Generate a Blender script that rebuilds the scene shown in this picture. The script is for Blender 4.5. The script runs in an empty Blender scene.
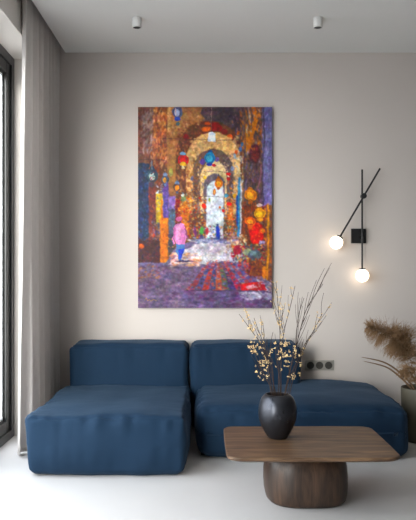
import bpy, math, random
import numpy as np
from mathutils import Vector, noise

random.seed(7)
rng = np.random.default_rng(11)
C = bpy.context.scene.collection
F = 660.0           # focal length in pixels of the 416x520 frame
CX, CY = 205.0, 272.0
CAMZ = 1.37
PI = math.pi


def at(px, py, d):
    """point seen at pixel (px, py) at depth d in front of the camera"""
    return Vector(((px - CX) * d / F, d, CAMZ - (py - CY) * d / F))


# ------------------------------------------------------------------ tagging
def tag(o, label=None, cat=None, group=None, kind=None):
    if label: o['label'] = label
    if cat: o['category'] = cat
    if group: o['group'] = group
    if kind: o['kind'] = kind
    return o


def empty(name, loc, label=None, cat=None, group=None):
    o = bpy.data.objects.new(name, None)
    o.location = loc
    o.empty_display_size = 0.1
    C.objects.link(o)
    return tag(o, label, cat, group)


class MB:
    def __init__(s):
        s.v = []; s.f = []

    def add(s, verts, faces):
        b = len(s.v)
        s.v += [tuple(p) for p in verts]
        s.f += [tuple(i + b for i in f) for f in faces]
        return s

    def box(s, x0, x1, y0, y1, z0, z1):
        vs = [(x, y, z) for x in (x0, x1) for y in (y0, y1) for z in (z0, z1)]
        fs = [(0, 1, 3, 2), (4, 6, 7, 5), (0, 4, 5, 1), (2, 3, 7, 6), (0, 2, 6, 4), (1, 5, 7, 3)]
        return s.add(vs, fs)

    def tube(s, pts, rads, n=8, cap=True):
        pts = [Vector(p) for p in pts]
        if not hasattr(rads, '__len__'): rads = [rads] * len(pts)
        vs = []; fs = []
        up = Vector((0.13, 1, 0.07)).normalized()
        for i, p in enumerate(pts):
            a = pts[max(0, i - 1)]; b = pts[min(len(pts) - 1, i + 1)]
            t = (b - a).normalized()
            if abs(t.dot(up)) > 0.97: u0 = Vector((1, 0, 0.1))
            else: u0 = up
            s1 = t.cross(u0).normalized(); s2 = t.cross(s1).normalized()
            for k in range(n):
                an = 2 * PI * k / n
                vs.append(p + (s1 * math.cos(an) + s2 * math.sin(an)) * rads[i])
        for i in range(len(pts) - 1):
            for k in range(n):
                k2 = (k + 1) % n
                fs.append((i * n + k, i * n + k2, (i + 1) * n + k2, (i + 1) * n + k))
        if cap:
            fs.append(tuple(range(n))[::-1])
            fs.append(tuple((len(pts) - 1) * n + k for k in range(n)))
        return s.add(vs, fs)

    def lathe(s, prof, c=(0, 0, 0), n=48, sup=2.0):
        """prof: list of (r, z); sup: superellipse power of the plan"""
        vs = []; fs = []
        for (r, z) in prof:
            for k in range(n):
                a = 2 * PI * k / n
                ca, sa = math.cos(a), math.sin(a)
                m = (abs(ca) ** sup + abs(sa) ** sup) ** (-1 / sup)
                vs.append((c[0] + r * m * ca, c[1] + r * m * sa, c[2] + z))
        for i in range(len(prof) - 1):
            for k in range(n):
                k2 = (k + 1) % n
                fs.append((i * n + k, i * n + k2, (i + 1) * n + k2, (i + 1) * n + k))
        fs.append(tuple(range(n))[::-1])
        fs.append(tuple((len(prof) - 1) * n + k for k in range(n)))
        return s.add(vs, fs)

    def sphere(s, c, r, nu=24, nv=16, sc=(1, 1, 1)):
        prof = []
        for i in range(nv + 1):
            t = -PI / 2 + PI * i / nv
            prof.append((max(1e-4, math.cos(t)) * r, math.sin(t) * r))
        b = len(s.v)
        s.lathe(prof, (0, 0, 0), nu)
        for i in range(b, len(s.v)):
            x, y, z = s.v[i]
            s.v[i] = (c[0] + x * sc[0], c[1] + y * sc[1], c[2] + z * sc[2])
        return s

    def build(s, name, mat, parent=None, smooth=False, bevel=0, loc=(0, 0, 0), seg=2, sharp=None):
        """vertices are world positions minus loc; a child gets its parent's offset taken off"""
        me = bpy.data.meshes.new(name)
        off = Vector(loc)
        if parent is not None:
            p = parent; off = Vector((0, 0, 0))
            while p is not None:
                off += p.location; p = p.parent
        vs = [tuple(Vector(v) - off) for v in s.v]
        me.from_pydata(vs, [], s.f)
        me.validate(); me.update()
        if smooth:
            me.polygons.foreach_set('use_smooth', [True] * len(me.polygons))
        if sharp:
            me.set_sharp_from_angle(angle=math.radians(sharp))
        me.materials.append(mat)
        o = bpy.data.objects.new(name, me)
        C.objects.link(o)
        if parent is not None: o.parent = parent
        else: o.location = off
        if bevel:
            m = o.modifiers.new('bevel', 'BEVEL'); m.width = bevel; m.segments = seg
            m.limit_method = 'ANGLE'; m.angle_limit = math.radians(40)
            for p in me.polygons: p.use_smooth = True
            me.set_sharp_from_angle(angle=math.radians(35))
        return o


# ---------------------------------------------------------------- materials
def srgb(r, g, b):
    f = lambda c: (c / 255 / 12.92) if c / 255 <= 0.04045 else ((c / 255 + 0.055) / 1.055) ** 2.4
    return (f(r), f(g), f(b), 1)


def mat(name, col, rough=0.6, metal=0.0, noise_sc=None, noise_amt=0.12, bump=0.0, bump_sc=200,
        sheen=0.0, spec=0.5, stretch=(1, 1, 1), coat=0.0):
    m = bpy.data.materials.new(name); m.use_nodes = True
    nt = m.node_tree; n = nt.nodes; l = nt.links
    b = n['Principled BSDF']
    b.inputs['Base Color'].default_value = col
    b.inputs['Roughness'].default_value = rough
    b.inputs['Metallic'].default_value = metal
    b.inputs['Specular IOR Level'].default_value = spec
    b.inputs['Sheen Weight'].default_value = sheen
    b.inputs['Coat Weight'].default_value = coat
    tc = n.new('ShaderNodeTexCoord'); mp = n.new('ShaderNodeMapping')
    mp.inputs['Scale'].default_value = stretch
    l.new(tc.outputs['Object'], mp.inputs['Vector'])
    if noise_sc:
        nz = n.new('ShaderNodeTexNoise'); nz.inputs['Scale'].default_value = noise_sc
        nz.inputs['Detail'].default_value = 6
        l.new(mp.outputs[0], nz.inputs['Vector'])
        mx = n.new('ShaderNodeMix'); mx.data_type = 'RGBA'
        mx.inputs['A'].default_value = tuple(c * (1 - noise_amt) for c in col[:3]) + (1,)
        mx.inputs['B'].default_value = tuple(min(1, c * (1 + noise_amt)) for c in col[:3]) + (1,)
        l.new(nz.outputs['Fac'], mx.inputs['Factor'])
        l.new(mx.outputs['Result'], b.inputs['Base Color'])
    if bump:
        nb = n.new('ShaderNodeTexNoise'); nb.inputs['Scale'].default_value = bump_sc
        nb.inputs['Detail'].default_value = 3
        l.new(mp.outputs[0], nb.inputs['Vector'])
        bp = n.new('ShaderNodeBump'); bp.inputs['Strength'].default_value = bump
        bp.inputs['Distance'].default_value = 0.002
        l.new(nb.outputs['Fac'], bp.inputs['Height'])
        l.new(bp.outputs[0], b.inputs['Normal'])
    return m


def ramp(n, stops):
    r = n.new('ShaderNodeValToRGB')
    e = r.color_ramp.elements
    while len(e) < len(stops): e.new(0.5)
    for i, (p, c) in enumerate(stops):
        e[i].position = p; e[i].color = c
    return r


def wood(name, cols, axis_scale, rough=0.5):
    m = bpy.data.materials.new(name); m.use_nodes = True
    nt = m.node_tree; n = nt.nodes; l = nt.links; b = n['Principled BSDF']
    tc = n.new('ShaderNodeTexCoord'); mp = n.new('ShaderNodeMapping')
    mp.inputs['Scale'].default_value = axis_scale
    l.new(tc.outputs['Object'], mp.inputs['Vector'])
    n1 = n.new('ShaderNodeTexNoise'); n1.inputs['Scale'].default_value = 2.2
    n1.inputs['Detail'].default_value = 8; n1.inputs['Roughness'].default_value = 0.62
    n1.inputs['Distortion'].default_value = 0.6
    l.new(mp.outputs[0], n1.inputs['Vector'])
    mp2 = n.new('ShaderNodeMapping')
    mp2.inputs['Scale'].default_value = tuple(a * 6 if a > 3 else a * 1.5 for a in axis_scale)
    l.new(tc.outputs['Object'], mp2.inputs['Vector'])
    n2 = n.new('ShaderNodeTexNoise'); n2.inputs['Scale'].default_value = 3
    n2.inputs['Detail'].default_value = 4
    l.new(mp2.outputs[0], n2.inputs['Vector'])
    r = ramp(n, [(0.3, cols[0]), (0.5, cols[1]), (0.7, cols[2])])
    l.new(n1.outputs['Fac'], r.inputs[0])
    mx = n.new('ShaderNodeMix'); mx.data_type = 'RGBA'; mx.blend_type = 'MULTIPLY'
    mx.inputs['Factor'].default_value = 0.6
    r2 = ramp(n, [(0.35, (0.4, 0.36, 0.33, 1)), (0.55, (1, 1, 1, 1))])
    l.new(n2.outputs['Fac'], r2.inputs[0])
    l.new(r.outputs[0], mx.inputs['A']); l.new(r2.outputs[0], mx.inputs['B'])
    l.new(mx.outputs['Result'], b.inputs['Base Color'])
    b.inputs['Roughness'].default_value = rough
    bp = n.new('ShaderNodeBump'); bp.inputs['Strength'].default_value = 0.25
    bp.inputs['Distance'].default_value = 0.001
    l.new(n2.outputs['Fac'], bp.inputs['Height']); l.new(bp.outputs[0], b.inputs['Normal'])
    return m


M = {}
M['wall'] = mat('wall_paint', srgb(196, 187, 181), 0.75, noise_sc=1.3, noise_amt=0.03, bump=0.1, bump_sc=160)
M['wall_dark'] = mat('taupe_paint', srgb(96, 90, 86), 0.85)
M['reveal'] = mat('white_reveal_paint', srgb(214, 208, 202), 0.8)
M['ceiling'] = mat('ceiling_paint', srgb(224, 224, 221), 0.85, noise_sc=0.8, noise_amt=0.02)
M['floor'] = mat('pale_microcement', srgb(196, 192, 190), 0.62, noise_sc=2.2, noise_amt=0.05, bump=0.08, bump_sc=60)
M['black'] = mat('black_metal', srgb(26, 26, 27), 0.45, metal=0.2, noise_sc=40, noise_amt=0.1)
M['frame'] = mat('anthracite_frame', srgb(40, 40, 41), 0.4, noise_sc=30, noise_amt=0.06)
M['spacer'] = mat('pale_spacer', srgb(215, 218, 220), 0.4)
M['white'] = mat('white_lacquer', srgb(225, 224, 221), 0.45)
M['dark'] = mat('dark_lens', srgb(14, 11, 9), 0.3, noise_sc=60)
M['plinth'] = mat('black_plinth', srgb(14, 14, 15), 0.8)
M['plate'] = mat('socket_plate', srgb(164, 160, 152), 0.35, metal=0.3)
M['socket'] = mat('socket_grey', srgb(66, 63, 58), 0.5)
M['twig'] = mat('dark_twig', srgb(58, 42, 34), 0.8, noise_sc=60, noise_amt=0.3)
M['blossom'] = mat('cream_blossom', srgb(238, 200, 146), 0.7, noise_sc=45, noise_amt=0.3)
M['plume'] = mat('pampas_plume', srgb(140, 108, 76), 0.9, noise_sc=30, noise_amt=0.35)
M['blade'] = mat('dry_blade', srgb(128, 98, 70), 0.8, noise_sc=20, noise_amt=0.3)
M['planter'] = mat('planter_glaze', srgb(88, 82, 68), 0.55, noise_sc=9, noise_amt=0.15)
M['soil'] = mat('soil', srgb(50, 38, 30), 0.95, noise_sc=80, noise_amt=0.4)
M['wood_top'] = wood('brown_oak_top', [srgb(42, 29, 19), srgb(94, 68, 46), srgb(136, 105, 76)], (1.2, 14, 6))
M['wood_base'] = wood('brown_oak_base', [srgb(36, 25, 18), srgb(62, 44, 32), srgb(88, 64, 47)], (7, 7, 1.0), 0.42)
M['foliage'] = mat('pale_foliage', srgb(140, 134, 120), 0.9, noise_sc=3, noise_amt=0.4)
M['bark'] = mat('bark', srgb(96, 84, 72), 0.9, noise_sc=12, noise_amt=0.3)
M['lawn'] = mat('pale_paving', srgb(196, 192, 188), 0.95, noise_sc=1.5, noise_amt=0.08)


def velvet():
    m = mat('blue_velvet', srgb(11, 37, 59), 0.85, noise_sc=2.5, noise_amt=0.14, sheen=0.13, spec=0.25)
    nt = m.node_tree; n = nt.nodes; l = nt.links; b = n['Principled BSDF']
    b.inputs['Sheen Roughness'].default_value = 0.45
    b.inputs['Sheen Tint'].default_value = srgb(140, 175, 210)
    tc = n['Texture Coordinate']
    a = n.new('ShaderNodeTexNoise'); a.inputs['Scale'].default_value = 350
    w = n.new('ShaderNodeTexNoise'); w.inputs['Scale'].default_value = 9; w.inputs['Detail'].default_value = 4
    l.new(tc.outputs['Object'], a.inputs['Vector']); l.new(tc.outputs['Object'], w.inputs['Vector'])
    b1 = n.new('ShaderNodeBump'); b1.inputs['Strength'].default_value = 0.25; b1.inputs['Distance'].default_value = 0.002
    b2 = n.new('ShaderNodeBump'); b2.inputs['Strength'].default_value = 0.35; b2.inputs['Distance'].default_value = 0.012
    l.new(a.outputs['Fac'], b1.inputs['Height']); l.new(w.outputs['Fac'], b2.inputs['Height'])
    l.new(b2.outputs[0], b1.inputs['Normal']); l.new(b1.outputs[0], b.inputs['Normal'])
    return m


M['velvet'] = velvet()


def linen():
    m = mat('grey_linen', srgb(218, 213, 210), 0.9, noise_sc=120, noise_amt=0.12, stretch=(1, 1, 0.15))
    nt = m.node_tree; n = nt.nodes; l = nt.links; b = n['Principled BSDF']
    tr = n.new('ShaderNodeBsdfTranslucent'); tr.inputs['Color'].default_value = srgb(206, 200, 196)
    mx = n.new('ShaderNodeMixShader'); mx.inputs[0].default_value = 0.35
    out = n['Material Output']
    l.new(b.outputs[0], mx.inputs[1]); l.new(tr.outputs[0], mx.inputs[2]); l.new(mx.outputs[0], out.inputs['Surface'])
    return m


M['linen'] = linen()


def glass():
    m = bpy.data.materials.new('window_glass'); m.use_nodes = True
    nt = m.node_tree; n = nt.nodes; l = nt.links
    n.remove(n['Principled BSDF'])
    t = n.new('ShaderNodeBsdfTransparent'); t.inputs['Color'].default_value = (0.93, 0.95, 0.95, 1)
    g = n.new('ShaderNodeBsdfGlossy'); g.inputs['Roughness'].default_value = 0.02
    mx = n.new('ShaderNodeMixShader')
    mx.inputs[0].default_value = 0.05
    l.new(t.outputs[0], mx.inputs[1]); l.new(g.outputs[0], mx.inputs[2])
    l.new(mx.outputs[0], n['Material Output'].inputs['Surface'])
    return m


M['glass'] = glass()


def globe_mat():
    m = bpy.data.materials.new('lit_opal_glass'); m.use_nodes = True
    b = m.node_tree.nodes['Principled BSDF']
    b.inputs['Base Color'].default_value = (0.9, 0.87, 0.8, 1)
    b.inputs['Emission Color'].default_value = (1.0, 0.80, 0.58, 1)
    b.inputs['Emission Strength'].default_value = GLOBE
    return m


GLOBE = 1.7
M['globe'] = globe_mat()


def vase_mat():
    m = mat('graphite_glaze', srgb(66, 67, 73), 0.3, metal=0.85, noise_sc=9, noise_amt=0.25, stretch=(1, 1, 0.5))
    nt = m.node_tree; n = nt.nodes; l = nt.links; b = n['Principled BSDF']
    w = n.new('ShaderNodeTexNoise'); w.inputs['Scale'].default_value = 16; w.inputs['Detail'].default_value = 5
    l.new(n['Texture Coordinate'].outputs['Object'], w.inputs['Vector'])
    bp = n.new('ShaderNodeBump'); bp.inputs['Strength'].default_value = 0.22; bp.inputs['Distance'].default_value = 0.003
    l.new(w.outputs['Fac'], bp.inputs['Height']); l.new(bp.outputs[0], b.inputs['Normal'])
    r = ramp(n, [(0.3, (0.24,) * 3 + (1,)), (0.7, (0.45,) * 3 + (1,))])
    l.new(w.outputs['Fac'], r.inputs[0]); l.new(r.outputs[0], b.inputs['Roughness'])
    return m


M['vase'] = vase_mat()

# ------------------------------------------------------------- room setting
WY = 6.05          # back wall
CZ = 3.38          # ceiling
XW = -1.38         # inner face of the window wall
XF = -1.593        # room side of the window frame
OY0, OY1 = -0.6, 5.52   # window opening
HZ = 3.15          # head of the opening
XR, YR = 4.6, -3.2
RZ = 3.56          # top of the curtain recess


def struct(mb, name, m, parent=None, **k):
    o = mb.build(name, m, parent, **k)
    if parent is None: tag(o, kind='structure')
    return o


struct(MB().box(-1.74, XR + .2, YR - .2, WY + .2, -0.15, 0), 'floor', M['floor'])
cm = MB().box(-1.28, XR + .2, YR - .2, WY + .2, CZ, RZ + .15)
cm.box(-1.74, -1.28, YR - .2, WY + .2, RZ, RZ + .15)
struct(cm, 'ceiling', M['ceiling'])
struct(MB().box(-1.74, XR + .2, WY, WY + .2, 0, RZ), 'wall_back', M['wall'])
lw = MB().box(-1.74, XW, OY1, WY, 0, RZ)
lw.box(-1.74, XW, OY0, OY1, HZ, RZ)
lw.box(-1.74, XW, YR, OY0, 0, RZ)
struct(lw, 'wall_left', M['reveal'])
struct(MB().box(XR, XR + .2, YR, WY, 0, CZ), 'wall_right', M['wall_dark'])
struct(MB().box(-1.38, XR, YR - .2, YR, 0, CZ), 'wall_rear', M['wall_dark'])

# window: outer frame, two leaves, each with pane and spacer
win = empty('window_1', (XF, 2.46, 0)); tag(win, kind='structure')
fr = MB()
xa, xb = XF - 0.10, XF
fr.box(xa, xb, OY1 - .075, OY1, 0, HZ); fr.box(xa, xb, OY0, OY0 + .075, 0, HZ)
fr.box(xa, xb, OY0 + .075, OY1 - .075, HZ - .075, HZ); fr.box(xa, xb, OY0 + .075, OY1 - .075, 0, .07)
muls = [2.0, 4.72]
for y in muls: fr.box(xa, xb, y - .03, y + .03, .07, HZ - .075)
struct(fr, 'window_frame', M['frame'], win, bevel=.004)
edges = [OY0 + .075] + muls + [OY1 - .075]
for i in range(3):
    a, b = edges[i] + (0.03 if i else 0.0), edges[i + 1] - (0.03 if i < 2 else 0.0)
    s = MB(); w = .085; z0, z1 = .07, HZ - .075
    x0, x1 = XF - .085, XF - .018
    def ringbox(s, a, b, z0, z1, w, x0, x1):
        s.box(x0, x1, a, a + w, z0, z1); s.box(x0, x1, b - w, b, z0, z1)
        s.box(x0, x1, a + w, b - w, z0, z0 + w); s.box(x0, x1, a + w, b - w, z1 - w, z1)
    ringbox(s, a, b, z0, z1, w, x0, x1)
    sash = s.build('window_sash', M['frame'], win, bevel=.005)
    g = MB(); ringbox(g, a + w, b - w, z0 + w, z1 - w, .016, x0 + .022, x1 - .02)
    g.build('window_bead', M['frame'], sash, bevel=.003)
    g = MB(); ringbox(g, a + w + .016, b - w - .016, z0 + w + .016, z1 - w - .016, .022, x0 + .026, x1 - .028)
    g.build('window_spacer', M['spacer'], sash)
    p = MB().box(x0 + .03, x0 + .036, a + w + .001, b - w - .001, z0 + w + .001, z1 - w - .001)
    p.build('window_pane', M['glass'], sash)

# ------------------------------------------------------------------ outside
og = MB().box(-60, -1.74, -30, 60, -0.6, -0.3)
tag(og.build('ground', M['lawn']), kind='structure')
tree_specs = [(-6.6, 19, 4.4, 1.7), (-8.9, 27.5, 6.0, 2.6), (-5.0, 24, 3.6, 1.6), (-14.6, 30, 5.8, 2.6)]
tl = ['pale bushy tree outside the window, nearest to the glass',
      'tall pale tree outside the window, behind the nearest one',
      'low pale tree outside the window hidden by the curtain side',
      'far pale tree outside the window beyond all the others']
for (x, y, h, r), lab in zip(tree_specs, tl):
    t = empty('tree', (x, y, -0.3), lab, 'tree', 'trees outside the window')
    MB().tube([(x, y, -.3), (x + .1, y, h * .3), (x, y + .1, h * .6), (x + .05, y, h * .85)], [.16, .12, .08, .03], 8).build('trunk', M['bark'], t, smooth=True)
    fo = MB()
    for k in range(2600):
        u = Vector((random.gauss(0, 1), random.gauss(0, 1), random.gauss(0, 1))).normalized() * (random.random() ** 0.4)
        c = Vector((x + u.x * r, y + u.y * r, h * .52 + u.z * h * .5))
        a = Vector((random.uniform(-1, 1), random.uniform(-1, 1), random.uniform(-1, 1))).normalized()
        b = a.orthogonal().normalized(); sz = random.uniform(.06, .13)
        fo.add([c - a * sz, c + b * sz * .5, c + a * sz, c - b * sz * .5], [(0, 1, 2, 3)])
    fo.build('foliage', M['foliage'], t)

# ------------------------------------------------------------------ curtain
cur = empty('curtain', (-1.33, 5.4, 0.0), 'floor-length grey linen curtain hanging in pleats beside the window', 'curtain')
NU, NV = 420, 60
vs = []; fs = []
for j in range(NV + 1):
    v = j / NV                      # 0 bottom, 1 top
    z = 0.012 + v * 3.505
    for i in range(NU + 1):
        u = i / NU
        y = 4.87 + u * 1.13
        ph = 2 * PI * (u * 7.5 + 0.12 * math.sin(7 * u + 1) + .03 * math.sin(3 * v + 5 * u)) + 0.6
        amp = 0.044 * (0.75 + 0.35 * noise.noise(Vector((u * 9, 0.3, v * .8)))) * (1 - .12 * v)
        x = -1.334 + amp * math.sin(ph) + .006 * math.sin(2 * ph + v * 2)
        y += 0.012 * math.cos(ph)
        x += 0.006 * noise.noise(Vector((u * 20, v * 3, 2.2)))
        fl = max(0, 1 - u / 0.15) ** 1.4
        x += -fl * (0.005 + 0.065 * (1 - v) ** 1.1)
        if y > 5.45: x = max(x, XW + .006)
        x = min(x, -1.287)
        vs.append((x, y, z))
for j in range(NV):
    for i in range(NU):
        a = j * (NU + 1) + i
        fs.append((a, a + 1, a + NU + 2, a + NU + 1))
cl = MB().add(vs, fs).build('curtain_cloth', M['linen'], cur, smooth=True)
sm = cl.modifiers.new('thickness', 'SOLIDIFY'); sm.thickness = 0.002
MB().box(-1.345, -1.315, 4.6, 6.03, 3.525, RZ - .001).build('curtain_rail', M['white'], cur)


# --------------------------------------------------------------------- sofa
def soft_box(x0, x1, y0, y1, z0, z1, r=0.06, bulge=(0.02, 0.02, 0.02), ear=0.012, wr=0.004, seed=0.0, n=54, taper=0.03, rb=None, front_roll=0.0, side_roll=0.0):
    """upholstered block: rounded box with swollen faces, stitched top edge and fabric puckers"""
    c = Vector(((x0 + x1) / 2, (y0 + y1) / 2, (z0 + z1) / 2))
    h = Vector(((x1 - x0) / 2, (y1 - y0) / 2, (z1 - z0) / 2))
    ts = [math.sin(PI / 2 * (2 * i / n - 1)) * .55 + (2 * i / n - 1) * .45 for i in range(n + 1)]
    idx = {}; V = []; Fc = []
    def key(p): return tuple(round(a, 6) for a in p)
    def vert(p):
        k = key(p)
        if k in idx: return idx[k]
        q = Vector((p[0] * h.x, p[1] * h.y, p[2] * h.z))
        rr = r
        inner = Vector([max(-(h[a] - rr), min(h[a] - rr, q[a])) for a in range(3)])
        d = q - inner
        dn = d.normalized() if d.length > 1e-9 else Vector((0, 0, 1))
        pos = inner + dn * rr
        nrm = dn
        u, v, w = p
        bx = bulge[0] * (1 - v * v) * (1 - w * w)
        by = bulge[1] * (1 - u * u) ** .7 * (1 - w * w)
        bz = bulge[2] * ((1 - u ** 4) * (1 - v ** 4)) ** .8
        pos += Vector((nrm.x * bx, nrm.y * by, nrm.z * bz))
        # ears at the four top corners
        cor = (abs(u) * abs(v)) ** 12 * max(0, w) ** 6
        pos += Vector((math.copysign(1, u), math.copysign(1, v), .8)) * ear * cor
        # bottom drawn in
        k2 = max(0, -w) ** 3
        pos.x *= 1 - taper * k2; pos.y -= 0
        pos.y = pos.y * (1 - taper * .6 * k2)
        # front rolls down
        if front_roll and v < 0 and w > 0:
            pos.z -= front_roll * (max(0, -v) ** 5)
        if side_roll and u > 0 and w > 0:
            pos.z -= side_roll * u ** 6
        # stitched seam along the top edge
        hor = math.hypot(nrm.x, nrm.y)
        if nrm.z > .1 and hor > .1:
            s_ = math.exp(-((nrm.z - hor) / .16) ** 2)
            pos -= nrm * .004 * s_
        # puckers running down from the seam and soft creases
        g = Vector((pos.x + c.x, pos.y + c.y, pos.z))
        edge = math.exp(-((1 - abs(w)) / .5) ** 2) if w > 0 else .35
        pk = noise.noise(Vector((g.x * 17 + seed, g.y * 17, g.z * 2.5 + seed)))
        bigc = noise.noise(Vector((g.x * 3.2 + seed, g.y * 3.2, g.z * 4 - seed)))
        side = hor
        pos += nrm * (wr * 2.2 * pk * side * edge + wr * 1.8 * bigc)
        tpk = noise.noise(Vector((g.x * (16 if abs(v) > abs(u) else 3), g.y * (3 if abs(v) > abs(u) else 16), seed)))
        if w > .9: pos.z += wr * .9 * tpk * max(abs(u), abs(v)) ** 5
        idx[k] = len(V); V.append(pos + c)
        return idx[k]
    for ax in range(3):
        for sg in (-1, 1):
            for i in range(n):
                for j in range(n):
                    q = []
                    for (a, b) in ((i, j), (i + 1, j), (i + 1, j + 1), (i, j + 1)):
                        p = [0, 0, 0]; p[ax] = sg; p[(ax + 1) % 3] = ts[a]; p[(ax + 2) % 3] = ts[b]
                        q.append(vert(tuple(p)))
                    if sg < 0: q = q[::-1]
                    Fc.append(tuple(q))
    mb = MB(); mb.add(V, Fc)
    return mb


ch = empty('chaise_module', (-0.65, 5.2, 0), 'blue velvet chaise sofa module reaching toward the viewer beside the curtain', 'sofa')
soft_box(-1.203, -0.128, 4.40, 5.66, 0.004, 0.405, r=.045, bulge=(.018, .03, .016), ear=.008, wr=.010, seed=3.1, taper=.045).build('seat', M['velvet'], ch, smooth=True)
soft_box(-1.155, -0.146, 5.60, 5.985, 0.03, 0.752, r=.055, bulge=(.008, .015, .014), ear=.004, wr=.007, seed=8.7, taper=.0).build('backrest', M['velvet'], ch, smooth=True)
MB().box(-1.10, -0.21, 4.56, 5.90, 0.0, 0.03).build('plinth', M['plinth'], ch)

so = empty('sofa_module', (0.67, 5.4, 0), 'wide blue velvet sofa module behind the coffee table, low seat with short backrest', 'sofa')
soft_box(-0.056, 1.50, 4.80, 5.93, 0.006, 0.405, r=.065, bulge=(.03, .03, .014), ear=.0, wr=.009, seed=15.2, taper=.03, n=60, front_roll=.03, side_roll=.03).build('seat', M['velvet'], so, smooth=True)
soft_box(-0.122, 0.815, 5.60, 5.985, 0.03, 0.752, r=.06, bulge=(.008, .015, .016), ear=.003, wr=.008, seed=21.4, taper=.0).build('backrest', M['velvet'], so, smooth=True)
MB().box(-0.03, 1.37, 4.94, 5.90, 0.0, 0.03).build('plinth', M['plinth'], so)

# ------------------------------------------------------------- coffee table
TX, TY, TH = 0.606, 3.995, 0.35
ct = empty('coffee_table', (TX, TY, 0), 'low brown wooden coffee table with chunky rounded pedestal', 'coffee table')


def plan(hx, hy, r, n=10, bow=0.0):
    pts = []
    for cxs, cys, a0 in ((1, 1, 0), (-1, 1, 90), (-1, -1, 180), (1, -1, 270)):
        for k in range(n + 1):
            a = math.radians(a0 + 90 * k / n)
            pts.append((cxs * (hx - r) + r * math.cos(a), cys * (hy - r) + r * math.sin(a)))
    out = []
    for i, p in enumerate(pts):
        q = pts[(i + 1) % len(pts)]
        L = math.hypot(q[0] - p[0], q[1] - p[1]); m = max(1, int(L / .06))
        for k in range(m):
            t = k / m; out.append((p[0] + (q[0] - p[0]) * t, p[1] + (q[1] - p[1]) * t))
    return [(x * (1 + bow * (1 - (y / hy) ** 2)), y * (1 + bow * (1 - (x / hx) ** 2))) for x, y in out]


rings = [(.065, TH - .042), (.014, TH - .026), (.002, TH - .018), (0, TH - .010), (.001, TH - .004), (.005, TH)]
base = plan(.484, .372, .075, bow=.008)
tv = []; tf = []; NB = len(base)
for ins, z in rings:
    for x, y in base:
        kx = 1 - ins / .484; ky = 1 - ins / .372
        tv.append((TX + x * kx, TY + y * ky, z))
for i in range(len(rings) - 1):
    for k in range(NB):
        k2 = (k + 1) % NB
        tf.append((i * NB + k, i * NB + k2, (i + 1) * NB + k2, (i + 1) * NB + k))
tf.append(tuple(range(NB))[::-1]); tf.append(tuple((len(rings) - 1) * NB + k for k in range(NB)))
MB().add(tv, tf).build('tabletop', M['wood_top'], ct, smooth=True, sharp=30)
prof = [(.205, 0), (.228, .004), (.240, .018), (.247, .05), (.250, .10), (.249, .16), (.245, .21), (.236, .255), (.222, .285), (.205, .302), (.19, .3095)]
MB().lathe(prof, (TX + .004, TY + .045, 0), 72, sup=2.9).build('pedestal', M['wood_base'], ct, smooth=True)

# --------------------------------------------------------------------- vase
VX, VY = 0.446, 4.06
va = empty('vase', (VX, VY, TH), 'dark graphite ceramic vase holding dry branches on the coffee table', 'vase')
prof = [(.050, 0), (.056, .003), (.064, .012), (.082, .040), (.100, .075), (.113, .115), (.118, .150), (.116, .190), (.108, .225), (.095, .252), (.083, .264), (.076, .270),
        (.070, .270), (.072, .262), (.088, .250), (.101, .222), (.109, .188), (.109, .150), (.104, .115), (.091, .077), (.074, .042), (.055, .014), (.001, .012)]
vm = MB().lathe(prof, (VX, VY, TH), 64)
vm.build('vase_body', M['vase'], va, smooth=True)


# ----------------------------------------------------------------- branches
def spline(pts, m=8):
    out = []
    P = [pts[0]] + list(pts) + [pts[-1]]
    for i in range(1, len(P) - 2):
        for k in range(m):
            t = k / m
            a, b, c, d = P[i - 1], P[i], P[i + 1], P[i + 2]
            out.append(0.5 * ((2 * b) + (c - a) * t + (2 * a - 5 * b + 4 * c - d) * t * t + (3 * b - a - 3 * c + d) * t ** 3))
    out.append(Vector(pts[-1]))
    return out


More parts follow.
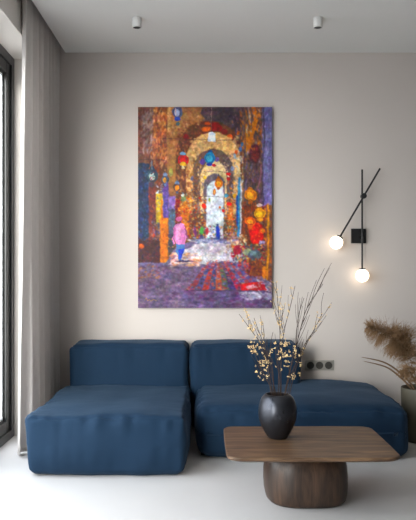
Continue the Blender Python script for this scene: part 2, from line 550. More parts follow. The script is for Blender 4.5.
def branch(name, px, label, cat, group, twigs=0, buds=0, dens=None, r0=.0032, lean=0.0, tip=0.0014, budsize=.011, seed=1, twl=(.06, .16), spread=.5):
    R = random.Random(seed)
    n = len(px)
    pts = []
    foot = Vector((VX + R.uniform(-.02, .02), VY + R.uniform(-.02, .02), TH + .016))
    pts.append(foot)
    for i, (x, y) in enumerate(px):
        d = VY + lean * i / max(1, n - 1)
        pts.append(at(x, y, d))
    sp = spline(pts, 7)
    t = empty(name, foot, label, cat, group)
    st = MB(); L = len(sp)
    st.tube(sp, [r0 + (tip - r0) * i / (L - 1) for i in range(L)], 6)
    tips = []
    for k in range(twigs):
        i = R.randint(int(L * .42), L - 2)
        d = (sp[i + 1] - sp[i]).normalized()
        sd = Vector((R.choice((-1, 1)) * R.uniform(.5, 1), R.uniform(-.7, .7), R.uniform(-.1, .5)))
        ln = R.uniform(*twl)
        a = sp[i]; dd = (d + sd * spread).normalized()
        b = a + dd * ln * .5; c = b + (dd + d * .8).normalized() * ln * .5
        tw = spline([a, b, c], 4)
        st.tube(tw, [r0 * .45 + (tip * .7 - r0 * .45) * q / (len(tw) - 1) for q in range(len(tw))], 5)
        tips.append(tw)
    st.build('stem', M['twig'], t, smooth=True)
    if buds:
        bm = MB()
        for k in range(buds):
            if dens:
                cxp, cyp, rx, ry = R.choice(dens)
                p = at(cxp + R.gauss(0, rx), cyp + R.gauss(0, ry), VY + lean * .5 + R.uniform(-.07, .07))
            else:
                if tips and R.random() < .65:
                    tw = R.choice(tips); p = tw[R.randint(1, len(tw) - 1)].copy()
                else: p = sp[R.randint(int(L * .45), L - 1)].copy()
                p += Vector((R.gauss(0, .004), R.gauss(0, .004), R.gauss(0, .004)))
            # a blossom: three or four small cupped petals
            m = R.randint(2, 4); ax = Vector((R.uniform(-1, 1), R.uniform(-1, 1), R.uniform(-.3, 1))).normalized()
            o1 = ax.orthogonal().normalized(); o2 = ax.cross(o1)
            for q in range(m):
                an = 2 * PI * q / m + R.random()
                dr = (o1 * math.cos(an) + o2 * math.sin(an)); si = dr.cross(ax)
                s = budsize * R.uniform(.6, 1.2)
                q0 = p; q1 = p + dr * s * .5 + si * s * .35 + ax * s * .2; q2 = p + dr * s + ax * s * .55; q3 = p + dr * s * .5 - si * s * .35 + ax * s * .2
                q4 = p + dr * s * .55 - ax * s * .05
                bm.add([q0, q1, q2, q3, q4], [(0, 1, 4), (1, 2, 4), (2, 3, 4), (3, 0, 4)])
            # short stalk to the nearest point of the stem
            if dens:
                near = min(sp[int(L * .3):], key=lambda a_: (a_ - p).length)
                if (near - p).length < .1 and R.random() < .35:
                    mid = (near + p) / 2 + Vector((0, 0, -.008))
                    st2.tube([near, mid, p], [.0009, .0007, .0005], 4)
        bm.build('blossoms', M['blossom'], t)
    return t


st2 = MB()
gb = 'blossoming branches in the dark vase'
branch('blossoming_branch', [(273, 396), (269, 372), (263, 348), (251, 330), (239, 314)], 'blossoming branch in the vase that leans farthest left', 'branch', gb, twigs=6, buds=26, seed=2, lean=.03, budsize=.014)
branch('blossoming_branch', [(274, 396), (272, 370), (266, 350), (259, 332), (254, 318)], 'blossoming branch with short upright tip, second from the left in the vase', 'branch', gb, twigs=5, buds=18, seed=3, lean=-.04, budsize=.012)
branch('blossoming_branch', [(278, 396), (279, 365), (280, 335), (278, 305), (276, 282)], 'tallest near-vertical blossoming branch in the vase, just below the painting corner', 'branch', gb, twigs=9, buds=34, seed=4, lean=.05, budsize=.011)
branch('blossoming_branch', [(281, 396), (281, 360), (284, 332), (290, 308), (295, 286)], 'blossoming branch in the vase curving right beside the painting corner', 'branch', gb, twigs=7, buds=24, seed=5, lean=-.02, budsize=.011)
branch('blossoming_branch', [(289, 396), (296, 368), (306, 345), (315, 328), (322, 314)], 'thin blossoming branch in the vase that leans farthest right', 'branch', gb, twigs=7, buds=26, seed=6, lean=.02, budsize=.010)
branch('blossoming_branch', [(273, 396), (267, 380), (258, 362), (252, 345)], 'short branch thick with cream blossom, low on the left of the vase', 'branch', gb, twigs=6, buds=46, dens=[(254, 352, 3, 3.5), (260, 360, 4, 4), (266, 368, 4, 5), (262, 375, 4, 2), (252, 344, 2, 3)], seed=7, lean=-.06, budsize=.0125)
branch('blossoming_branch', [(280, 396), (279, 375), (276, 358), (276, 346)], 'short branch thick with cream blossom, in the middle above the vase mouth', 'branch', gb, twigs=5, buds=28, dens=[(276, 350, 3, 3), (279, 358, 2.5, 5), (284, 344, 3, 2.5), (283, 352, 3, 3)], seed=8, lean=-.08, budsize=.012)
branch('blossoming_branch', [(285, 396), (289, 378), (292, 362), (295, 350)], 'short branch thick with cream blossom, low on the right of the vase', 'branch', gb, twigs=5, buds=42, dens=[(290, 348, 4, 2.5), (289, 361, 4, 3), (296, 352, 3, 3), (298, 364, 3, 5), (293, 376, 3, 3), (286, 355, 3, 4)], seed=9, lean=-.05, budsize=.0125)
gt = 'bare twigs in the dark vase'
branch('bare_branch', [(285, 396), (292, 362), (299, 335), (307, 308), (323, 284)], 'forked bare dark branch in the vase sweeping up right, the longest bare one', 'branch', gt, twigs=12, seed=10, lean=.04, twl=(.08, .24), spread=.32, r0=.0042)
branch('bare_branch', [(284, 396), (291, 365), (296, 342), (298, 318), (304, 298)], 'bare dark branch in the vase with an upright tip, left of the longest one', 'branch', gt, twigs=7, seed=12, lean=-.03, twl=(.06, .16), spread=.3, r0=.003)
branch('bare_branch', [(287, 396), (294, 368), (303, 348), (310, 336), (317, 330)], 'short bare dark branch in the vase leaning low to the right', 'branch', gt, twigs=4, seed=13, lean=.06, twl=(.04, .10), r0=.0025)
for sd, pp in ((14, [(271, 396), (268, 372), (266, 350), (262, 332)]), (15, [(275, 396), (273, 372), (270, 350), (273, 332)]), (16, [(276, 396), (272, 378), (268, 356), (267, 340)])):
    branch('bare_branch', pp, 'short upright bare twig in the vase against the blue backrest, left of the tall branches', 'branch', 'short bare twigs on the left of the vase', twigs=4, seed=sd, lean=.03, twl=(.03, .09), r0=.0022)

# ------------------------------------------------------------ planter, pampas
PX, PY = 1.765, 5.38
pl = empty('planter', (PX, PY, 0), 'tall cylindrical grey-green planter holding pampas grass at the sofa end', 'planter')
prof = [(.14, 0), (.148, .006), (.152, .03), (.158, .22), (.163, .40), (.163, .425), (.16, .430), (.153, .428), (.150, .41), (.149, .385)]
MB().lathe(prof, (PX, PY, 0), 56).build('pot', M['planter'], pl, smooth=True, sharp=50)
MB().lathe([(.147, .372), (.148, .380), (.10, .386), (.01, .388)], (PX, PY, 0), 40).build('soil', M['soil'], pl, smooth=True)


def ribbon(mb, pts, w, nrm=None):
    vs = []; fs = []
    n = len(pts)
    for i, p in enumerate(pts):
        t = (pts[min(n - 1, i + 1)] - pts[max(0, i - 1)]).normalized()
        s = t.cross(nrm or Vector((0, 1, 0)))
        if s.length < 1e-4: s = Vector((1, 0, 0))
        s.normalize()
        ww = w * (1 - (i / (n - 1)) ** 2 * .85)
        vs += [p - s * ww, p + s * ww]
    for i in range(n - 1): fs.append((2 * i, 2 * i + 1, 2 * i + 3, 2 * i + 2))
    mb.add(vs, fs)


def plume(pts, R0, n, seed, label):
    R = random.Random(seed)
    root = Vector((PX + R.uniform(-.05, .05), PY + R.uniform(-.05, .05), .385))
    t = empty('pampas_grass', root, label, 'pampas grass', 'pampas grass in the planter')
    sp = spline([root] + pts, 12); L = len(sp)
    MB().tube(sp, [.0035 + (.0012 - .0035) * i / (L - 1) for i in range(L)], 6).build('stalk', M['blade'], t, smooth=True)
    i0 = int(L * .36)
    mb = MB()
    tufts = [(R.random(), Vector((R.gauss(0, 1), R.gauss(0, 1), R.gauss(0, 1))).normalized()) for _ in range(n // 14)]
    for k in range(n):
        tf_, tdir = R.choice(tufts)
        f = min(1, max(0, tf_ + R.gauss(0, .02))); i = int(i0 + f * (L - 1 - i0)); i = min(i, L - 2)
        p = sp[i]; d = (sp[i + 1] - sp[i]).normalized()
        env = (math.sin(PI * min(1, .12 + f * .88)) ** .55) * R0 * R.uniform(.65, 1.25)
        out = tdir + Vector((R.gauss(0, .25), R.gauss(0, .25), R.gauss(0, .25))); out -= d * out.dot(d); out.normalize()
        ln = env
        v = (d * R.uniform(.35, .9) + out * R.uniform(.6, 1.1)).normalized()
        q = [p]
        m = 6
        cur_ = p.copy()
        for s_ in range(m):
            v = (v + Vector((0.04, 0, -.17 * R.uniform(.7, 1.4)))).normalized()
            cur_ = cur_ + v * ln / m * 1.25
            q.append(cur_.copy())
        ribbon(mb, q, R.uniform(.0012, .0024), Vector((R.uniform(-1, 1), 1, R.uniform(-1, 1))))
        # tiny side barbs make it fluffy
        for b_ in range(3):
            j = R.randint(1, m - 1)
            bd = (v + Vector((R.gauss(0, 1), R.gauss(0, 1), R.gauss(0, .8))) * .8).normalized()
            e = q[j] + bd * R.uniform(.008, .022)
            ribbon(mb, [q[j], (q[j] + e) / 2 + Vector((0, 0, -.001)), e], .0009, Vector((R.uniform(-1, 1), 1, R.uniform(-1, 1))))
    mb.build('plume', M['plume'], t)
    return t


plume([at(413, 368, 5.38), at(404, 347, 5.36), at(388, 335, 5.33), at(366, 327, 5.3)], .125, 1300, 3, 'longest feathery pampas plume arching left out of the planter')
plume([at(417, 372, 5.46), at(416, 355, 5.47), at(405, 338, 5.45), at(388, 331, 5.42)], .115, 900, 5, 'fluffy pampas plume behind the longest one, arching left at the frame edge')
plume([at(416, 385, 5.25), at(413, 375, 5.22), at(408, 368, 5.2), at(401, 375, 5.18)], .085, 420, 7, 'short drooping pampas plume just above the planter rim')
leaf_specs = [([(412, 385), (398, 371), (383, 362), (361, 357)], 'upper dry grass blade bending left from the planter over the sofa'),
              ([(411, 388), (400, 377), (386, 367), (363, 361)], 'lower dry grass blade bending left from the planter over the sofa')]
for (pp, lab), dd in zip(leaf_specs, (5.36, 5.30)):
    root = Vector((PX - .06, PY - .03, .385))
    sp = spline([root] + [at(x, y, dd) for x, y in pp], 8)
    mb = MB(); n = len(sp); vs = []; fs = []
    for i, p in enumerate(sp):
        t = (sp[min(n - 1, i + 1)] - sp[max(0, i - 1)]).normalized()
        s_ = t.cross(Vector((0, 1, 0))).normalized(); u_ = t.cross(s_).normalized()
        w = .007 * math.sin(PI * min(1, .15 + .85 * i / (n - 1))) ** .6 + .0003
        vs += [p - s_ * w, p + u_ * w * .35, p + s_ * w, p - u_ * w * .1]
    for i in range(n - 1):
        for k in range(4):
            fs.append((4 * i + k, 4 * i + (k + 1) % 4, 4 * i + 4 + (k + 1) % 4, 4 * i + 4 + k))
    o = mb.add(vs, fs).build('grass_blade', M['blade'], loc=root, smooth=True)
    tag(o, lab, 'grass blade', 'dry blades in the planter')

# ---------------------------------------------------------------- wall lamp
D = 5.96
s = D / F
lam = empty('wall_lamp', tuple(at(359, 235.5, WY)), 'black two-armed wall lamp with two glowing round globes', 'wall lamp')
p = at(360.4, 235.5, D)
MB().box(p.x - .067, p.x + .067, WY - .03, WY, p.z - .067, p.z + .067).build('backplate', M['black'], lam, bevel=.003)
vt, vb = at(362.2, 169.5, D), at(362.2, 268.5, D)
MB().tube([vt, vb], .0085, 14).build('vertical_arm', M['black'], lam, smooth=True, sharp=50)
d2 = D - .02
dt, db = at(380, 168.5, d2), at(340.2, 236.5, d2)
MB().tube([dt, db], .0085, 14).build('tilted_arm', M['black'], lam, smooth=True, sharp=50)
j = at(363.2, 196.2, D)
MB().tube([j + Vector((0, .012, 0)), j + Vector((0, -.034, 0))], .025, 20).build('pivot_joint', M['black'], lam, smooth=True, sharp=50)
q = at(362.2, 236, D)
MB().tube([(q.x, WY - .028, q.z), (q.x, D - .004, q.z)], .012, 14).build('bracket', M['black'], lam, smooth=True, sharp=50)
g1, g2 = at(336.3, 242.6, d2), at(362.4, 275.6, D)
for g, a in ((g1, db), (g2, vb)):
    dr = (g - a).normalized()
    MB().tube([g - dr * .066, g - dr * .054], .030, 20).build('globe_cap', M['black'], lam, smooth=True, sharp=50)
    MB().sphere(g, .059, 32, 20).build('globe', M['globe'], lam, smooth=True)

# ------------------------------------------------------------------ outlets
c = at(319.3, 365.2, WY)
ou = empty('socket_panel', tuple(c), 'grey triple wall socket panel beside the right backrest', 'socket')
MB().box(c.x - .134, c.x + .134, WY - .012, WY, c.z - .046, c.z + .046).build('faceplate', M['plate'], ou, bevel=.004)
for k in (-1, 0, 1):
    x = c.x + k * .083
    ring = MB().lathe([(.0335, 0), (.0335, .003), (.030, .0045), (.027, .003), (.025, .0006), (.001, .0005)], (0, 0, 0), 36)
    ring.v = [(x + a, WY - .0118 - z, c.z + b) for a, b, z in ring.v]
    so_ = ring.build('socket', M['socket'], ou, smooth=True, sharp=40)
    ho = MB()
    for dx in (-.0095, .0095):
        h_ = MB().lathe([(.0028, 0), (.0028, .002)], (0, 0, 0), 12)
        ho.add([(x + dx + a, WY - .0126 - z, c.z + b) for a, b, z in h_.v], h_.f)
    ho.build('contact', M['dark'], so_)

# ------------------------------------------------------------ ceiling spots
for x, lab in ((-.539, 'white cylindrical ceiling spotlight on the left, above the painting'), (.893, 'white cylindrical ceiling spotlight on the right, above the wall lamp')):
    y = 5.22
    sl = empty('ceiling_spotlight', (x, y, CZ), lab, 'ceiling spotlight', 'ceiling spotlights')
    MB().lathe([(.034, 0), (.036, -.002), (.036, -.078), (.034, -.080), (.0315, -.079), (.031, -.070), (.001, -.0695)], (x, y, CZ), 40).build('housing', M['white'], sl, smooth=True, sharp=50)
    MB().lathe([(.0308, -.0698), (.029, -.0765), (.022, -.073), (.001, -.0715)], (x, y, CZ), 32).build('lens', M['dark'], sl, smooth=True)

# ----------------------------------------------------------------- painting
S = 3                                   # samples per photograph pixel
PW, PH = 134, 201
W_, H_ = PW * S, PH * S
YY, XX = np.mgrid[0:H_, 0:W_].astype(float)
XX = XX / S + 138; YY = YY / S + 107
img = np.zeros((H_, W_, 3)); img[:] = (112, 72, 50)


def smooth_noise(sc, seed):
    r = np.random.default_rng(seed)
    gh, gw = int(H_ / S / sc) + 3, int(W_ / S / sc) + 3
    g = r.uniform(-1, 1, (gh, gw))
    y = np.arange(H_) / S / sc; x = np.arange(W_) / S / sc
    yi, xi = y.astype(int), x.astype(int); fy, fx = y - yi, x - xi
    fy = fy * fy * (3 - 2 * fy); fx = fx * fx * (3 - 2 * fx)
    a = g[yi][:, xi]; b = g[yi][:, xi + 1]; c_ = g[yi + 1][:, xi]; d_ = g[yi + 1][:, xi + 1]
    return (a * (1 - fx) + b * fx) * (1 - fy)[:, None] + (c_ * (1 - fx) + d_ * fx) * fy[:, None]


WX = XX + 0.6 * smooth_noise(4, 1) + .28 * smooth_noise(1.4, 2)
WYY = YY + 0.6 * smooth_noise(4, 3) + .28 * smooth_noise(1.4, 4)


def blend(mask, col, a=1.0):
    m = (mask * a)[..., None]
    img[:] = img * (1 - m) + np.array(col, float) * m


def poly(pts, col, a=1.0, soft=.35):
    """signed-distance filled polygon"""
    inside = np.zeros(XX.shape, bool); dist = np.full(XX.shape, 1e9)
    n = len(pts)
    for i in range(n):
        x1, y1 = pts[i]; x2, y2 = pts[(i + 1) % n]
        cnd = ((y1 > WYY) != (y2 > WYY))
        xin = (x2 - x1) * (WYY - y1) / ((y2 - y1) if y2 != y1 else 1e-9) + x1
        inside ^= cnd & (WX < xin)
        dx, dy = x2 - x1, y2 - y1; L2 = dx * dx + dy * dy + 1e-9
        t = np.clip(((WX - x1) * dx + (WYY - y1) * dy) / L2, 0, 1)
        dist = np.minimum(dist, np.hypot(WX - x1 - t * dx, WYY - y1 - t * dy))
    sd = np.where(inside, dist, -dist)
    blend(np.clip(sd / soft / 2 + .5, 0, 1), col, a)


def rect(x0, y0, x1, y1, col, a=1.0, soft=.4): poly([(x0, y0), (x1, y0), (x1, y1), (x0, y1)], col, a, soft)


def ell(cx, cy, rx, ry, col, a=1.0, soft=.4):
    d = (1 - np.hypot((WX - cx) / rx, (WYY - cy) / ry)) * min(rx, ry)
    blend(np.clip(d / soft / 2 + .5, 0, 1), col, a)


def line(pts, w, col, a=1.0, soft=.3):
    dist = np.full(XX.shape, 1e9)
    for (x1, y1), (x2, y2) in zip(pts[:-1], pts[1:]):
        dx, dy = x2 - x1, y2 - y1; L2 = dx * dx + dy * dy + 1e-9
        t = np.clip(((WX - x1) * dx + (WYY - y1) * dy) / L2, 0, 1)
        dist = np.minimum(dist, np.hypot(WX - x1 - t * dx, WYY - y1 - t * dy))
    blend(np.clip((w / 2 - dist) / soft / 2 + .5, 0, 1), col, a)


def dabs(x0, y0, x1, y1, n, cols, s0=.8, s1=2.0, a=.9, ang=None, asp=(1, 2.4), seed=0):
    """loose brush dabs inside a rectangle"""
    r = np.random.default_rng(seed + int(x0 * 7 + y0 * 3))
    n = int(n * 2.0)
    for k in range(n):
        cx, cy = r.uniform(x0, x1), r.uniform(y0, y1)
        w = r.uniform(s0, s1); l = w * r.uniform(*asp)
        th = (r.uniform(0, PI) if ang is None else ang + r.normal(0, .25))
        col = np.array(cols[r.integers(len(cols))], float) + r.normal(0, 9)
        R = int((l + 1) * S) + 1
        ix, iy = int((cx - 138) * S), int((cy - 107) * S)
        xa, xb_, ya, yb = max(0, ix - R), min(W_, ix + R), max(0, iy - R), min(H_, iy + R)
        if xa >= xb_ or ya >= yb: continue
        X = XX[ya:yb, xa:xb_] - cx; Y = YY[ya:yb, xa:xb_] - cy
        u = X * math.cos(th) + Y * math.sin(th); v = -X * math.sin(th) + Y * math.cos(th)
        dd = 1 - np.hypot(u / (l / 2), v / (w / 2))
        m = np.clip(dd * 1.5, 0, 1)[..., None] * a
        img[ya:yb, xa:xb_] = img[ya:yb, xa:xb_] * (1 - m) + col * m


V_ = PI / 2
# upper walls
rect(138, 107, 167, 215, (112, 64, 50))
dabs(138, 107, 152, 165, 70, [(105, 60, 50), (88, 48, 44), (130, 82, 70), (112, 72, 66)], 2, 4, .7, V_ + .2, (1.5, 3.5))
dabs(141, 110, 155, 150, 40, [(140, 112, 110), (120, 98, 100), (150, 96, 82), (104, 76, 80)], 1.5, 3, .7, V_ + .25, (2, 4))
dabs(153, 107, 167, 165, 75, [(176, 98, 56), (160, 82, 46), (196, 122, 78), (132, 64, 42), (150, 92, 72)], 1.5, 3.2, .75, V_ + .1, (1.5, 3.5))
dabs(148, 145, 168, 185, 40, [(170, 100, 66), (205, 150, 110), (180, 86, 40), (120, 70, 60)], 1.2, 2.6, .8, V_, (1.5, 3))
rect(167, 107, 246, 212, (158, 106, 66))
dabs(167, 107, 205, 150, 110, [(176, 126, 82), (150, 96, 58), (196, 146, 98), (132, 84, 54), (160, 112, 82)], 2, 3.6, .7, None, (1, 2.2))
rect(167.5, 107, 170.5, 132, (206, 158, 108), .75)
poly([(202, 107), (250, 107), (250, 142), (236, 136), (222, 124), (206, 120), (200, 114)], (70, 54, 62))
dabs(203, 107, 250, 122, 60, [(80, 66, 74), (60, 46, 54), (98, 78, 78), (72, 50, 50)], 2, 3.4, .7, None)
dabs(232, 118, 248, 160, 50, [(78, 54, 54), (110, 80, 70), (56, 46, 66), (150, 96, 60), (90, 84, 110)], 1.4, 3, .8, V_)


def arch(cx, top, hw, bottom, col, a=1.0, soft=.4, k=1.25):
    ry = hw * k
    cy = top + ry
    d = np.where(WYY < cy, (1 - np.hypot((WX - cx) / hw, (WYY - cy) / ry)) * hw, hw - np.abs(WX - cx))
    d = np.where(WYY > bottom, -1, d)
    blend(np.clip(d / soft / 2 + .5, 0, 1), col, a)


# arch one: ring, then the lit wall behind
arch(209, 120.5, 33, 214, (96, 54, 38), k=1.0)
dabs(178, 122, 205, 150, 60, [(112, 58, 32), (82, 42, 32), (134, 74, 40), (98, 40, 30)], 1.6, 3, .75, None)
dabs(176, 145, 190, 212, 90, [(140, 84, 50), (104, 58, 40), (170, 110, 68), (84, 50, 44), (190, 120, 70)], 1.4, 3, .75, V_)
ell(206, 129, 4.6, 2.6, (222, 108, 24)); ell(207.5, 123.5, 3, 1.6, (206, 92, 26))
poly([(211, 122.5), (218, 122.8), (222, 127), (221, 132), (213, 130.5), (210.5, 127)], (146, 18, 22))
ell(224.5, 131.5, 3.2, 3, (116, 34, 36)); ell(229.5, 137, 3.2, 3, (212, 88, 34)); ell(185.5, 137, 3, 3, (124, 26, 28))
arch(213, 132.5, 26.8, 214, (222, 176, 118), k=1.0)
dabs(186, 160, 200, 214, 110, [(168, 100, 54), (196, 124, 66), (128, 76, 50), (150, 90, 60), (210, 150, 96)], 1.2, 2.8, .85, V_)
dabs(190, 137, 238, 160, 110, [(232, 190, 132), (212, 160, 104), (238, 204, 152), (196, 140, 92), (222, 170, 110)], 1.6, 3.4, .65, None)
dabs(234, 150, 243, 200, 60, [(240, 216, 172), (228, 196, 140), (214, 204, 190), (190, 170, 150), (150, 180, 200)], 1.2, 2.4, .75, V_)
# arch two
arch(213, 148.5, 20, 214, (100, 76, 68), k=1.1)
dabs(193, 156, 201, 212, 80, [(110, 74, 56), (86, 60, 56), (150, 96, 60), (120, 110, 120), (170, 104, 56)], 1.2, 2.6, .8, V_)
dabs(222, 154, 235, 180, 34, [(112, 98, 96), (92, 74, 72), (130, 116, 108)], 1.4, 2.8, .8, V_)
arch(213.4, 161, 13, 214, (236, 204, 150), k=1.25)
dabs(198, 164, 206, 205, 40, [(230, 176, 120), (214, 140, 84), (240, 206, 160)], 1, 2.2, .8, V_)
dabs(206, 161, 228, 176, 34, [(244, 218, 168), (226, 190, 140), (236, 208, 170)], 1.2, 2.4, .7)
# arch three and the bright street end
arch(214, 173.5, 10.6, 222, (108, 92, 106), k=1.1)
dabs(202, 176, 208, 210, 20, [(92, 80, 110), (130, 100, 110), (110, 84, 80)], 1, 2, .8, V_)
arch(214.6, 181, 8.6, 238, (224, 228, 238), k=1.2)
dabs(206, 183, 222, 236, 60, [(236, 238, 246), (206, 214, 230), (222, 220, 232), (190, 198, 216)], 1, 2.4, .75, V_)
# right wall and lavender pillar
rect(243, 107, 263, 215, (92, 66, 64))
dabs(240, 107, 262, 160, 90, [(186, 102, 42), (122, 78, 62), (82, 58, 66), (150, 88, 52), (104, 84, 92), (214, 128, 50)], 1.3, 2.8, .8, V_ - .15, (2, 4.5))
line([(253, 107), (256, 120), (251, 135), (248, 150)], 3.6, (206, 112, 34), .85)
line([(246, 125), (247, 140), (246, 165)], 2, (196, 118, 40), .7)
line([(248, 107), (250, 122)], 1.6, (152, 130, 132), .8)
dabs(244, 150, 264, 200, 80, [(82, 66, 84), (64, 50, 62), (108, 92, 130), (96, 70, 66), (120, 84, 60)], 1.3, 2.8, .8, V_, (2, 4))
ell(254.5, 153.5, 6, 9.5, (78, 34, 46)); ell(255, 154, 3.8, 7, (112, 40, 44)); dabs(250, 146, 259, 161, 14, [(132, 52, 50), (86, 32, 40)], 1, 2, .7)
rect(262.5, 107, 272.5, 212, (112, 106, 154))
dabs(262, 107, 272, 206, 90, [(134, 130, 180), (104, 98, 148), (90, 84, 128), (150, 146, 190), (116, 108, 150)], 1.5, 3, .75, V_ + .1, (2, 5))
line([(263, 107), (264, 140), (262, 175), (263, 205)], 1.3, (62, 48, 66), .8)
line([(261, 165), (260, 178), (257, 190)], 1.6, (150, 90, 120), .7)
dabs(143, 109, 153, 152, 34, [(158, 132, 128), (140, 118, 122), (170, 130, 112)], 1.2, 2.6, .8, V_ + .2, (2, 4))
dabs(154, 109, 166, 160, 34, [(204, 124, 72), (190, 106, 58), (214, 150, 104)], 1.2, 2.4, .8, V_ + .1, (2, 4))
dabs(246, 109, 260, 150, 22, [(222, 136, 56), (150, 150, 170), (196, 110, 48)], 1.0, 2.0, .8, V_ - .2, (2, 5))
dabs(171, 109, 200, 128, 24, [(206, 160, 116), (186, 130, 84)], 1.6, 3.4, .6)
# lower left stalls
rect(138, 163, 149, 245, (38, 52, 86))
dabs(138, 165, 150, 245, 90, [(30, 44, 78), (52, 74, 114), (28, 34, 58), (70, 92, 128), (60, 44, 50)], 1.2, 2.8, .8, V_)
rect(149, 186, 156, 246, (112, 52, 50)); dabs(148, 188, 157, 246, 50, [(170, 84, 70), (96, 40, 44), (150, 66, 62), (70, 36, 50), (206, 84, 50)], 1, 2.2, .8, V_)
rect(156, 193, 163, 224, (214, 172, 66)); dabs(156, 194, 163, 224, 34, [(236, 196, 84), (190, 140, 60), (150, 130, 140), (96, 100, 130), (226, 180, 60)], .9, 1.8, .8)
dabs(156, 184, 163, 194, 16, [(150, 160, 200), (220, 224, 236), (90, 100, 150)], .9, 1.8, .9)
dabs(152, 220, 164, 243, 50, [(92, 92, 134), (70, 66, 100), (140, 118, 150), (170, 110, 100), (58, 60, 92)], 1.2, 2.4, .85)
rect(163, 182, 168.4, 218, (92, 70, 142)); dabs(163, 182, 169, 218, 24, [(120, 96, 176), (74, 56, 120), (150, 130, 200), (60, 50, 90)], .9, 1.8, .8, V_)
rect(168.6, 196, 175, 214, (150, 122, 200)); rect(168.6, 209, 175.5, 240, (84, 96, 114)); dabs(168, 206, 176, 240, 26, [(100, 116, 130), (66, 76, 96), (80, 110, 170), (130, 130, 140)], 1, 2, .8, V_)
rect(175.3, 198, 180.5, 226, (124, 24, 40)); dabs(175, 198, 181, 226, 20, [(150, 30, 40), (96, 20, 40), (210, 150, 60), (220, 190, 90)], .8, 1.6, .85)
rect(180.5, 202, 189, 234, (216, 124, 48)); dabs(180, 200, 190, 236, 36, [(236, 150, 60), (196, 96, 40), (240, 180, 110), (150, 70, 40), (226, 70, 40)], 1, 2, .8, V_)
rect(160, 218, 168, 268, (222, 122, 30)); dabs(160, 222, 168, 268, 26, [(240, 150, 44), (196, 96, 26), (150, 70, 30)], 1, 2.2, .7, V_)
line([(161.5, 200), (162, 226)], 1.8, (214, 110, 30), .9)
rect(138, 240, 160, 268, (74, 34, 38)); dabs(138, 238, 160, 268, 60, [(96, 44, 44), (58, 30, 42), (110, 60, 50), (50, 36, 60)], 1.6, 3, .7)
ell(141.5, 246, 2.6, 2.8, (196, 92, 34))
rect(168, 234, 174, 252, (64, 60, 76)); dabs(168, 236, 175, 254, 16, [(90, 140, 170), (200, 60, 40), (230, 170, 70), (50, 50, 70)], .8, 1.6, .9)
# market bustle
dabs(178, 196, 206, 236, 190, [(222, 124, 44), (196, 72, 32), (240, 170, 80), (130, 66, 46), (206, 40, 36), (236, 200, 140), (104, 62, 58), (178, 98, 50), (90, 80, 120)], .9, 2.1, .85)
dabs(176, 188, 196, 206, 40, [(150, 90, 56), (206, 120, 60), (110, 64, 46), (240, 180, 90), (120, 160, 190)], .9, 2, .8)
dabs(224, 182, 238, 238, 150, [(214, 120, 50), (236, 196, 150), (150, 110, 100), (196, 70, 40), (120, 120, 140), (240, 150, 60), (100, 76, 80), (200, 180, 170)], .9, 2, .85, V_)
rect(228, 204, 233, 236, (204, 116, 56), .7); dabs(227, 200, 234, 238, 40, [(232, 130, 50), (240, 190, 130), (170, 70, 40), (226, 60, 40)], .8, 1.6, .9)
dabs(190, 226, 236, 242, 130, [(60, 90, 170), (206, 44, 40), (60, 140, 90), (236, 150, 60), (110, 60, 110), (220, 200, 200), (90, 60, 60), (200, 90, 140), (60, 60, 90)], .8, 1.8, .9)
ell(201.5, 230, 2, 4.2, (82, 158, 70)); ell(201.5, 225, 1.2, 1.3, (120, 80, 60)); rect(199.8, 234, 203, 241, (60, 60, 110), .9)
ell(195, 232, 1.7, 4, (120, 50, 110)); ell(207, 231, 1.6, 4, (190, 50, 60))
poly([(216, 226), (219, 226), (220, 240), (215, 240)], (38, 62, 176)); ell(217.5, 224.6, 1.3, 1.4, (50, 60, 120))
# blue awning post
line([(239, 178), (238.4, 205), (238, 240)], 2.4, (66, 140, 186)); line([(241, 186), (240.6, 212), (240, 242)], 1.3, (222, 228, 238)); line([(237, 196), (236.6, 225)], 1.6, (36, 70, 150))
# right stall
rect(242, 206, 266, 246, (112, 54, 38)); dabs(242, 202, 268, 246, 110, [(140, 66, 40), (86, 42, 40), (170, 60, 34), (104, 76, 66), (196, 90, 40)], 1.2, 2.6, .8, V_)
rect(265, 205, 272.5, 292, (128, 76, 50)); dabs(264, 205, 272, 290, 60, [(190, 106, 40), (96, 60, 56), (150, 96, 60), (226, 140, 50), (90, 84, 110)], 1, 2.2, .8, V_)
line([(268, 204), (268, 250), (266, 288)], 1.7, (232, 152, 44), .9)
poly([(248, 226), (255, 222), (262, 226), (263, 236), (259, 246), (251, 242)], (216, 36, 22)); dabs(248, 222, 263, 246, 26, [(236, 60, 30), (180, 24, 24), (244, 100, 40)], 1.2, 2.4, .8, V_ - .4)
poly([(259, 240), (265, 241), (264, 248), (259, 246)], (176, 168, 204))
ell(262, 230.5, 2.8, 2.7, (244, 112, 32)); ell(262.3, 230, 1.5, 1.4, (250, 160, 70))
# ground
poly([(138, 262), (166, 262), (176, 246), (196, 239), (236, 239), (248, 262), (273, 285), (273, 309), (138, 309)], (112, 98, 134))
poly([(168, 264), (182, 250), (200, 243), (236, 243), (242, 262), (208, 264)], (214, 206, 218))
dabs(190, 240, 240, 262, 110, [(228, 226, 236), (200, 196, 216), (236, 226, 222), (176, 172, 200), (214, 196, 196)], 1.4, 3.2, .8, 0, (1.5, 4))
dabs(170, 253, 200, 267, 60, [(220, 160, 124), (200, 130, 96), (236, 196, 170), (178, 150, 170), (226, 206, 206)], 1.4, 3, .8, 0, (1.5, 4))
dabs(192, 237, 236, 243, 36, [(120, 130, 170), (150, 150, 186), (90, 96, 140)], 1, 2, .8, 0, (2, 4))
dabs(138, 266, 192, 309, 190, [(112, 96, 126), (88, 76, 112), (136, 116, 140), (102, 82, 106), (150, 128, 150), (78, 66, 100)], 2.2, 4.4, .65, .15, (1.4, 3.2))
